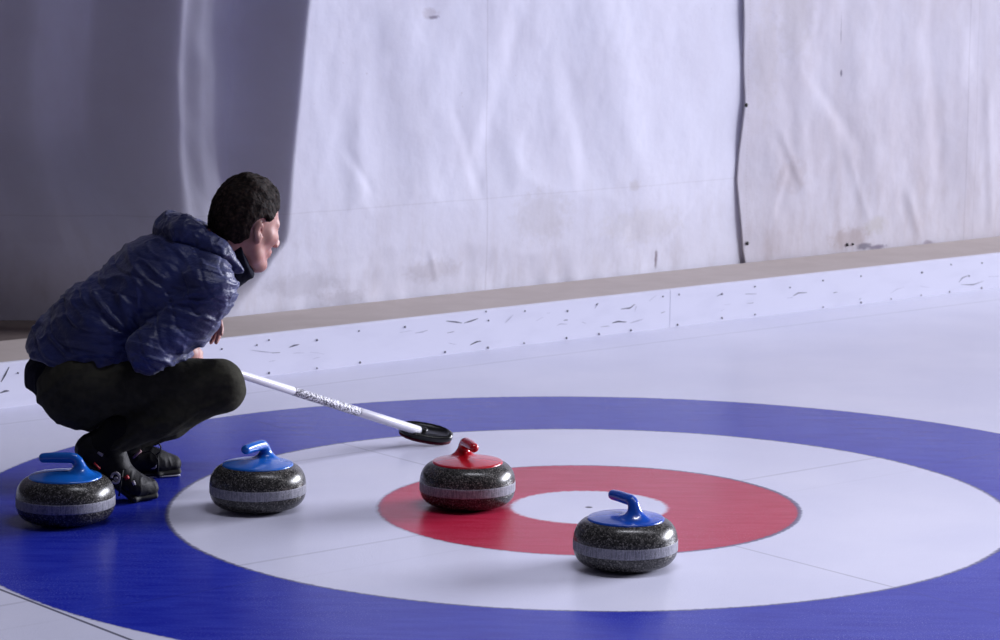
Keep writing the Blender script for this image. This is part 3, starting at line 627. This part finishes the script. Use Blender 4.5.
def body_mesh():
    f = Field((-1.68, -0.16, 0.02), (-0.86, 0.60, 0.985), 0.0042)
    A = f.cap
    A(pel, waist, 0.105, 0.095, k=0.05, side=LF, wd=1.35); A(waist, chest, 0.095, 0.105, k=0.05, side=LF, wd=1.35); A(chest, upc, 0.105, 0.085, k=0.05, side=LF, wd=1.5)
    for hp, kn, an, bl, tp in ((hipR, kneeR, ankR, ballR, toeR), (hipL, kneeL, ankL, ballL, toeL)):
        A(hp, kn, 0.080, 0.050, k=0.05); mid = kn * .65 + an * .35; A(kn, mid, 0.050, 0.050, k=0.02); A(mid, an, 0.050, 0.028, k=0.02)
        z = np.array([0, 0, 0.036]); A(an, bl + z, 0.024, 0.022, k=0.01, side=LF, wd=1.1); A(bl + z, tp + z * .9, 0.024, 0.018, k=0.01, side=LF, wd=1.4)
    A(ankR, heelR + np.array([.045, 0, .03]), 0.026, 0.024, k=.015); A(ankL, heelL + np.array([.05, 0, .045]), 0.026, 0.024, k=.015)
    for sh, el, wr in ((shR, elR, wrR), (shL, elL, wrL)):
        A(upc, sh, 0.06, 0.052, k=0.04); A(sh, el, 0.048, 0.038, k=0.03); m_ = el * .7 + wr * .3; A(el, m_, 0.038, 0.038, k=.015); A(m_, wr, 0.038, 0.0245, k=.015)
    # right hand closed round the shaft
    gp = HG - np.array([0.0, 0.0, 0.0]); d = (gp - wrR); hand(f, wrR, d + np.array([0, 0, -.01]), np.array([0.5, -0.6, 0.62]), [(1.0, 1.25, .8)] * 4, 0.0, 1, 0.97, 0.9)
    # left hand hanging relaxed, fingers down
    hand(f, wrL, at(217, 320, 0.235) - wrL, np.array([0.75, 0.35, 0.35]), [(.1, .25, .2), (.25, .35, .25), (.35, .45, .3), (.5, .5, .35)], 0.12, -1, 0.92, 0.3)
    # neck and head
    A(neck + np.array([-.03, 0, -.03]), H(-0.018, 0, -0.045), 0.062, 0.053, k=0.03); A(H(-0.02, 0, -0.02), H(-.045, 0, -0.02), 0.055, k=.02)
    A(neck, upc, 0.07, 0.09, k=0.04)
    f.ell(H(-0.012, 0, 0.046), np.array([.098, .077, .088]) * HSC, HMt, 0.0)
    f.ell(H(0.030, 0, -0.012), np.array([.063, .058, .078]) * HSC, HMt, 0.030)
    for s in (-1, 1):
        A(H(0.0, s * .049, -.030), H(0.020, s * .046, -.066), .020 * HSC, .018 * HSC, k=.03); A(H(0.020, s * .046, -.066), H(.070, s * .012, -.088), .017 * HSC, .015 * HSC, k=.022)
        A(H(.083, s * .012, .036), H(.068, s * .046, .034), .010, .009, k=.016)         # brow
        A(H(.070, s * .046, -.006), H(.045, s * .058, -.004), .010, .010, k=.035)       # cheekbone
        f.ell(H(.093, s * .031, .017), (.011, .017, .010), HMt, .016, 'sub')            # socket
        f.ell(H(.107, s * .012, -.026), (.011, .009, .008), HMt, .007)                  # nostril wing
    A(H(.086, 0, .030), H(.113, 0, -.014), .0085, .0100, k=.014); f.ell(H(.116, 0, -.019), (.0115, .010, .0095), HMt, .008)
    f.ell(H(.082, 0, -.052), (.018, .027, .016), HMt, .018)
    f.ell(H(.094, 0, -.047), (.009, .021, .0062), HMt, .005); f.ell(H(.092, 0, -.060), (.009, .019, .0066), HMt, .005)
    A(H(.101, -.02, -.0535), H(.101, .02, -.0535), .0022, k=.002, mode='sub'); f.ell(H(.090, 0, -.074), (.012, .02, .006), HMt, .008, 'sub')
    f.ell(H(.078, 0, -.091), (.021, .022, .016), HMt, .018)
    A(H(.06, 0, -.088), H(.0, 0, -.062), .020, .03, k=.03)
    for s in (-1, 1):                                                                   # ears
        EM = HMt @ np.array(Matrix.Rotation(s * 0.35, 3, 'Z'))
        f.ell(H(-.010, s * .079, .006), (.0160, .0065, .027), EM, .004); f.ell(H(-.004, s * .0775, -.020), (.010, .0055, .013), EM, .006)
        f.ell(H(-.004, s * .0860, .006), (.0085, .0065, .0165), EM, .004, 'sub'); A(H(-.0, s * .079, -.006), H(.006, s * .078, -.010), .0045, k=.003)
    return f.mesh(1)
V, F = body_mesh(); link_mesh('body', V - PB, F, skin_m, man)
eye_m = mat('eye_white', (0.42, 0.38, 0.38), 0.35); iris_m = mat('dark_iris', (0.02, 0.012, 0.008), 0.15)
for s in (-1, 1):
    mb = MB(); mb.lathe([(0.0119 * math.sin(math.pi * k / 12) + 1e-5, -0.0119 * math.cos(math.pi * k / 12)) for k in range(13)], 16)
    c = H(.0765, s * .031, .016); q = Vector(hf).to_track_quat('Z', 'Y'); mb.v = [tuple(Vector(c - PB) + q @ Vector(p)) for p in mb.v]
    mb.m = [1 if np.mean([(np.array(mb.v[i]) - (c - PB)) @ hf for i in fc]) > 0.0100 else 0 for fc in mb.f]; mb.build('eye', eye_m, man, True, [eye_m, iris_m])

def hair_mesh():
    f = Field(HC - np.array([.20, .17, .14]), HC + np.array([.18, .17, .22]), 0.0034)
    f.ell(H(-0.016, 0, 0.056), np.array([.101, .083, .092]) * HSC, HMt, 0.0)
    f.ell(H(-0.030, 0, 0.012), np.array([.088, .079, .085]) * HSC, HMt, 0.02)
    f.ell(H(-0.012, 0.0, 0.108), np.array([.064, .060, .034]) * HSC, HMt, 0.03)
    f.cap(H(-.045, -.01, .138), H(.010, 0, .136), .013, .011, k=.03, side=hl, wd=1.8); f.cap(H(-.055, -.015, .140), H(-.034, -.012, .154), .012, .005, k=.015)
    f.cap(H(.035, -.030, .122), H(.056, -.022, .102), .014, .009, k=.02, side=hl, wd=1.5); f.cap(H(.035, .030, .120), H(.056, .025, .102), .014, .009, k=.02, side=hl, wd=1.5)
    for s in (-1, 1): f.cap(H(.020, s * .074, .045), H(.012, s * .0745, .014), .013, .007, k=.015)
    P0 = f.v
    g = np.meshgrid(*[f.lo[i] + f.h * np.arange(f.n[i]) for i in range(3)], indexing='ij'); P = (np.stack(g, -1) - HC) @ HMt / HSC
    x, y, z = P[..., 0], P[..., 1], P[..., 2]; ay = np.abs(y)
    # free the face, the ears and the neck
    hairline = np.where(z < .125, x - (0.020 + 0.80 * np.clip(z, 0, .10) - .10 * np.clip(.045 - ay, 0, .045)), -1) * HSC
    low = (-0.045 + np.clip(x + .055, 0, .2) * 0.85 + np.clip(x + .03, 0, .02) * 1.1) - z
    side_ = np.where(x > 0.004, 0.010 - z, -1)
    ear = 0.030 - np.sqrt((x + .006) ** 2 + ((z - .004) * .8) ** 2); ear = np.where(ay > .06, ear, -1)
    f.v = np.maximum.reduce([P0, hairline.astype(np.float32), low.astype(np.float32), side_.astype(np.float32), ear.astype(np.float32)])
    V, F = f.mesh(1); N = vnormals(V, F); Q = (V - HC) @ HMt
    V = V + N * (0.0032 * fbm(Q * np.array([26, 110, 45]), 3) + 0.0012 * ridge(Q * np.array([40, 200, 60])))[:, None]
    return V, F
V, F = hair_mesh(); link_mesh('hair', V - PB, F, hair_m, man)

def wrinkled(V, F, fn):
    N = vnormals(V, F); return V + N * fn(V)[:, None], F
def jacket_mesh():
    f = Field((-1.74, -0.20, 0.28), (-0.92, 0.58, 0.93), 0.0044); A = f.cap
    A(pel + np.array([.0, 0, .05]), waist + np.array([.004, 0, -.012]), 0.162, 0.137, k=0.05, side=LF, wd=1.18)
    A(waist + np.array([.004, 0, -.012]), chest + np.array([.004, 0, -.018]), 0.136, 0.134, k=0.05, side=LF, wd=1.25); A(chest + np.array([.004, 0, -.018]), upc + np.array([-.03, .02, -.010]), 0.134, 0.106, k=0.05, side=LF, wd=1.4)
    A(upc, neck + np.array([0, 0, -.03]), 0.10, 0.072, k=0.05)
    f.cut(at(28, 350, .12) + np.array([0, 0, 0]), (0.30, 0.0, 0.954))
    # right sleeve, bunched at the elbow
    A(upc + np.array([.0, -.05, -.02]), shR, 0.085, 0.080, k=0.05); A(shR, shR * .5 + elR * .5 + np.array([.03, .03, 0]), 0.082, 0.080, k=0.03); A(shR * .5 + elR * .5 + np.array([.03, .03, 0]), elR, 0.078, 0.064, k=0.02); A(elR, wrR * .72 + elR * .28, 0.064, 0.046, k=0.022); A(wrR * .72 + elR * .28, wrR * .93 + elR * .07, 0.044, 0.037, k=.012)
    A(upc, shL, 0.085, 0.072, k=0.05); A(shL, elL, 0.068, 0.058, k=0.03); A(elL, wrL * .9 + elL * .1, 0.056, 0.037, k=0.02)
    V, F = f.mesh(2)
    def wr(P):
        ax = shR - elR; Lx = np.linalg.norm(ax); ax = ax / Lx; q = P - elR; t_ = q @ ax; rad = np.linalg.norm(q - t_[:, None] * ax, axis=1); arm = sstep(rad, .115, .07) * sstep(t_, -.09, -.02) * (P[:, 1] < .12)
        e1 = np.array([.62, 0, .78]); e2 = np.array([-.78, 0, .62])           # along / across the spine
        a, b = P @ e1, P @ e2; sp = np.stack([a, b, P[:, 1]], 1)
        w1 = 0.0075 * ridge(sp * np.array([20, 6, 9]) + 3 + 0.5 * fbm(sp * 7, 2)[:, None]) + 0.005 * ridge(sp * np.array([34, 12, 16]) + 9)
        c = np.array([-1.30, 0.0, 0.47]); dd = P - c; rr_ = np.sqrt(dd[:, 0] ** 2 + dd[:, 2] ** 2); th = np.arctan2(dd[:, 2], dd[:, 0])
        rad_f = 0.013 * ridge(np.stack([th * 3.6, rr_ * 3, P[:, 1] * 2 + 5], 1)) * np.exp(-((rr_ - .12) / .09) ** 2) * (1 - arm)
        ar = np.stack([t_ * 26 + (q @ e2) * 12, (q @ e2) * 6, P[:, 1] * 8], 1); w2 = 0.009 * ridge(ar + 0.4 * fbm(P * 12, 2)[:, None]) + .004 * ridge(ar * 2.1 + 4)
        # stitched quilting seams across the back
        quilt = -0.0045 * np.exp(-((np.abs(((a + 0.03 * np.sin(b * 22)) / 0.066) % 1 - .5) * 0.066) / 0.0045) ** 2)
        return (w1 + rad_f) * (1 - arm) + w2 * arm + quilt * 0.7 - .006
    return wrinkled(V, F, wr)
V, F = jacket_mesh(); link_mesh('jacket', V - PB, F, jacket_m, man)
def hood_mesh():
    f = Field((-1.36, -0.06, 0.56), (-0.90, 0.42, 0.93), 0.0042); A = f.cap
    A(at(172, 229, .19), at(186, 232, .10), .044, .044, k=.03); A(at(186, 232, .10), at(218, 250, .065), .042, .030, k=.03); A(at(218, 250, .065), at(238, 270, .085), .029, .016, k=.03)
    A(at(172, 229, .19), at(196, 234, .28), .046, .042, k=.03); A(at(196, 234, .28), at(228, 250, .30), .040, .03, k=.03)
    A(at(180, 237, .17), at(208, 252, .17), .056, .040, k=.04)
    V, F = f.mesh(2)
    def wr(P):
        sp = np.stack([P[:, 0] * .7 - P[:, 2] * .7, P[:, 0] * .7 + P[:, 2] * .7, P[:, 1]], 1)
        return 0.006 * ridge(sp * np.array([14, 26, 12]) + .5 * fbm(P * 14, 2)[:, None]) + .003 * ridge(sp * 44) - .004
    return wrinkled(V, F, wr)
V, F = hood_mesh(); link_mesh('hood', V - PB, F, jacket_m, man)
def collar_mesh():
    f = Field((-1.20, 0.0, 0.58), (-0.92, 0.36, 0.80), 0.0036); ax = H(-0.018, 0, -0.045) - neck; ax = ax / np.linalg.norm(ax); c = neck + np.array([0.028, .0, -.035])
    f.cap(c, c + ax * 0.04, 0.078, 0.070, k=0); f.cut(c + ax * 0.062, -(ax + np.array([.25, 0, 0])))
    V, F = f.mesh(1); return wrinkled(V, F, lambda P: .002 * fbm(P * 40, 2))
V, F = collar_mesh(); link_mesh('collar', V - PB, F, shirt_m, man)
def shirt_mesh():
    f = Field((-1.74, -0.12, 0.24), (-1.20, 0.44, 0.52), 0.0044)
    f.cap(pel + np.array([.03, 0, .11]), pel + np.array([.0, 0, -.01]), 0.11, 0.156, k=0, side=LF, wd=1.12)
    f.cut(at(22, 384, .12), (.30, 0, .954)); V, F = f.mesh(2); return wrinkled(V, F, lambda P: .004 * ridge(P * 18))
V, F = shirt_mesh(); link_mesh('undershirt', V - PB, F, shirt_m, man)
def trouser_mesh():
    f = Field((-1.72, -0.12, 0.06), (-0.96, 0.60, 0.50), 0.0044); A = f.cap
    A(hipR, hipL, 0.108, 0.108, k=.05); A(pel + np.array([-.02, 0, .0]), waist, 0.112, .10, k=.05, side=LF, wd=1.25)
    A(hipR + np.array([-.022, 0, -.012]), hipR + np.array([.06, 0, -.004]), 0.107, .10, k=.05); A(hipL, hipL + np.array([.06, 0, 0]), 0.103, .098, k=.05)
    A(hipR, kneeR, 0.102, 0.070, k=.04); A(hipL, kneeL, 0.098, 0.064, k=.04)
    A(kneeR, kneeR + np.array([.012, 0, -.028]), .066, .060, k=.02)
    mR = kneeR * .5 + ankR * .5 + np.array([0, 0, -.006]); A(kneeR + np.array([.005, 0, -.03]), mR, .058, .062, k=.025); A(mR, ankR + np.array([.022, 0, .012]), .062, .048, k=.02)
    mL = kneeL * .5 + ankL * .5; A(kneeL, mL, .060, .060, k=.03); A(mL, ankL + np.array([.02, 0.01, .030]), .060, .050, k=.02)
    A(at(122, 428, -.075), at(168, 416, -.075), .010, .012, k=.03, mode='sub'); A(at(168, 416, -.07), at(226, 393, -.04), .010, .008, k=.03, mode='sub')
    V, F = f.mesh(2)
    def wr(P):
        sp = np.stack([P[:, 0] * .8 + P[:, 2] * .6, -P[:, 0] * .6 + P[:, 2] * .8, P[:, 1]], 1)
        return .009 * ridge(sp * np.array([3, 13, 5]) + .35 * fbm(P * 7, 2)[:, None] + 2) * sstep(P[:, 0], -1.06, -1.2) + .0035 * ridge(sp * np.array([9, 24, 9]) + 5) - .005
    return wrinkled(V, F, wr)
V, F = trouser_mesh(); link_mesh('trousers', V - PB, F, trouser_m, man)

# socks
sock_m = mat('black_sock', (0.010, 0.010, 0.011), 0.95, spec=0.2)
for an, hl_, bl_ in ((ankR, heelR, ballR), (ankL, heelL, ballL)):
    f = Field(an - np.array([.14, .12, .12]), an + np.array([.16, .12, .12]), 0.004)
    f.cap(an + np.array([.03, 0, .035]), an, .048, .042, k=.02); f.cap(an, bl_ * .45 + an * .55 + np.array([-.012, 0, .005]), .040, .034, k=.02); f.cap(an, hl_ * .6 + an * .4 + np.array([.02, 0, .02]), .044, .036, k=.02)
    V, F = f.mesh(1); link_mesh('sock', V - PB, F, sock_m, man)
# shoes
shoe_m = noisy('black_shoe', (0.005, 0.005, 0.007), (0.010, 0.010, 0.013), 60, 0.6, 0.3, 300); shoe_m.node_tree.nodes['Principled BSDF'].inputs['Specular IOR Level'].default_value = 0.22; sole_d = mat('black_rubber', (0.012, 0.012, 0.013), 0.7); sole_w = mat('white_rubber', (0.62, 0.62, 0.72), 0.5)
grey_m = mat('grey_emblem', (0.34, 0.32, 0.38), 0.5); redp_m = mat('red_trim', (0.35, 0.012, 0.02), 0.5); lace_m = mat('black_lace', (0.006, 0.006, 0.008), 0.7)
def shoe(heel, ball, toe, ank, flat):
    fw = toe - heel; fw[2] = 0; fw /= np.linalg.norm(fw); lat = np.array([-fw[1], fw[0], 0])
    rd = ball - heel; rd /= np.linalg.norm(rd); nr = np.cross(rd, lat); nr = nr if nr[2] > 0 else -nr; up = np.array([0, 0, 1.0])
    f = Field(np.minimum.reduce([heel, ball, toe]) - np.array([.10, .09, .02]), np.maximum.reduce([heel, toe, ank]) + np.array([.10, .09, .09]), 0.0036); A = f.cap
    A(heel + nr * .050 + rd * .015, ball + up * .046, .034, .034, k=.02, side=lat, wd=1.12); A(ball + up * .046 , toe + up * .034 - fw * .006, .036, .027, k=.02, side=lat, wd=1.22)
    A(heel + nr * .045 + rd * .018, heel + nr * .115 + rd * .030, .037, .034, k=.03)
    A(heel + nr * .09 + rd * .07, ball + up * .060 - fw * .03, .034, .028, k=.03, side=lat, wd=1.15)
    f.cut(heel + nr * .118 + rd * .03, -(nr - rd * .35)) ; f.cut(heel + nr * .014, nr); f.cut(np.array([0, 0, .014]), up)
    V, F = f.mesh(2); V, F = wrinkled(V, F, lambda P: .0018 * ridge(P * 45)); sh = link_mesh('shoe', V - PB, F, shoe_m, man)
    f = Field(np.minimum.reduce([heel, ball, toe]) - np.array([.08, .08, .02]), np.maximum.reduce([heel, toe]) + np.array([.08, .08, .06]), 0.003)
    f.cap(heel + nr * .010 + rd * .012, ball + up * .012, .013, .013, k=.0, side=lat, wd=3.0); f.cap(ball + up * .012, toe + up * .013 + fw * .008, .013, .012, k=.01, side=lat, wd=3.2)
    f.cut(np.array([0, 0, .0005]), up); V, F = f.mesh(1)
    so = link_mesh('sole', V - PB, F, sole_d, sh)
    if flat:
        f = Field(np.minimum(heel, toe) - np.array([.06, .07, .01]), np.maximum(heel, toe) + np.array([.06, .07, .04]), 0.0025)
        f.cap(ball + up * .004 - fw * .06, toe + up * .004 + fw * .010, .0045, .0045, k=0, side=lat, wd=9.6); f.cut(np.array([0, 0, .0004]), up)
        V, F = f.mesh(1); x_ = link_mesh('sole_edge', V - PB, F, sole_w, sh); x_['label'] = 'white lower edge of the sole'
    return sh, fw, lat, nr, rd
shN, fwN, latN, nrN, rdN = shoe(heelR, ballR, toeR, ankR, False)
shF, fwF, latF, nrF, rdF = shoe(heelL, ballL, toeL, ankL, True)
shN['label'] = 'near shoe up on its toes'; shF['label'] = 'far shoe flat on the ice'
def ringmark(parent, c, n_, R_, r_, a0, a1, m, name='emblem', sx=1.0):
    n_ = np.array(n_, float); n_ /= np.linalg.norm(n_); a = np.cross(n_, [0, 0, 1.0]); a /= np.linalg.norm(a); b = np.cross(a, n_); mb = MB()
    mb.tube([c + R_ * (math.cos(q) * a * sx + math.sin(q) * b) - PB for q in np.linspace(a0, a1, 18)], r_, 6); return mb.build(name, m, parent)
def surf(px, py, Y): return at(px, py, Y)
NV = (-0.1, -1, 0.15)
def strip(parent, pts, r_, m, name):
    mb = MB(); mb.tube([np.array(p) - PB for p in pts], r_, 7); return mb.build(name, m, parent)
YN = -0.063
ringmark(shN, surf(115.5, 478, YN), NV, .0145, .0042, 0, 5.6, grey_m, sx=.85); ringmark(shN, surf(116, 479, YN + .004), NV, .004, .003, 0, 6.2, grey_m)
ringmark(shF, surf(152.5, 464.5, .318), NV, .011, .0038, .7, 5.6, grey_m); ringmark(shF, surf(153, 466, .320), NV, .003, .0026, 0, 6.2, grey_m)
strip(shN, [surf(126, 476, -.055), surf(127.5, 479, -.055)], .0075, redp_m, 'trim_patch'); strip(shN, [surf(94, 463, -.074), surf(100, 469, -.072)], .003, redp_m, 'trim_patch')
strip(shN, [surf(133, 481, -.045), surf(134.5, 485, -.045)], .005, grey_m, 'trim_patch'); strip(shN, [surf(97, 439, -.04), surf(97.5, 441, -.04)], .005, grey_m, 'trim_patch')
ringmark(shN, surf(98.5, 446.5, -.052), NV, .005, .0028, 0, 6.2, grey_m); strip(shN, [surf(98, 452, -.056), surf(103, 455, -.056)], .006, grey_m, 'trim_patch')
strip(shF, [surf(133, 458, .30), surf(137, 454, .30), surf(141, 450.5, .30)], .0045, mat('pale_pink_tongue', (.42, .25, .27), .6), 'tongue'); 
# loose laces
strip(shF, [surf(143, 453, .315), surf(150, 451, .31), surf(155, 455, .305), surf(158, 460, .30)], .0022, lace_m, 'shoelace')
strip(shF, [surf(156, 455, .305), surf(160, 452, .30), surf(161, 447, .30), surf(159, 443.5, .30), surf(155, 445, .31)], .0024, lace_m, 'shoelace')
strip(shF, [surf(158, 456, .305), surf(158.3, 464, .30), surf(158, 472, .30)], .0026, lace_m, 'shoelace')
strip(shN, [surf(123, 470, -.06), surf(121, 482, -.065), surf(119, 496, -.06)], .0026, lace_m, 'shoelace')
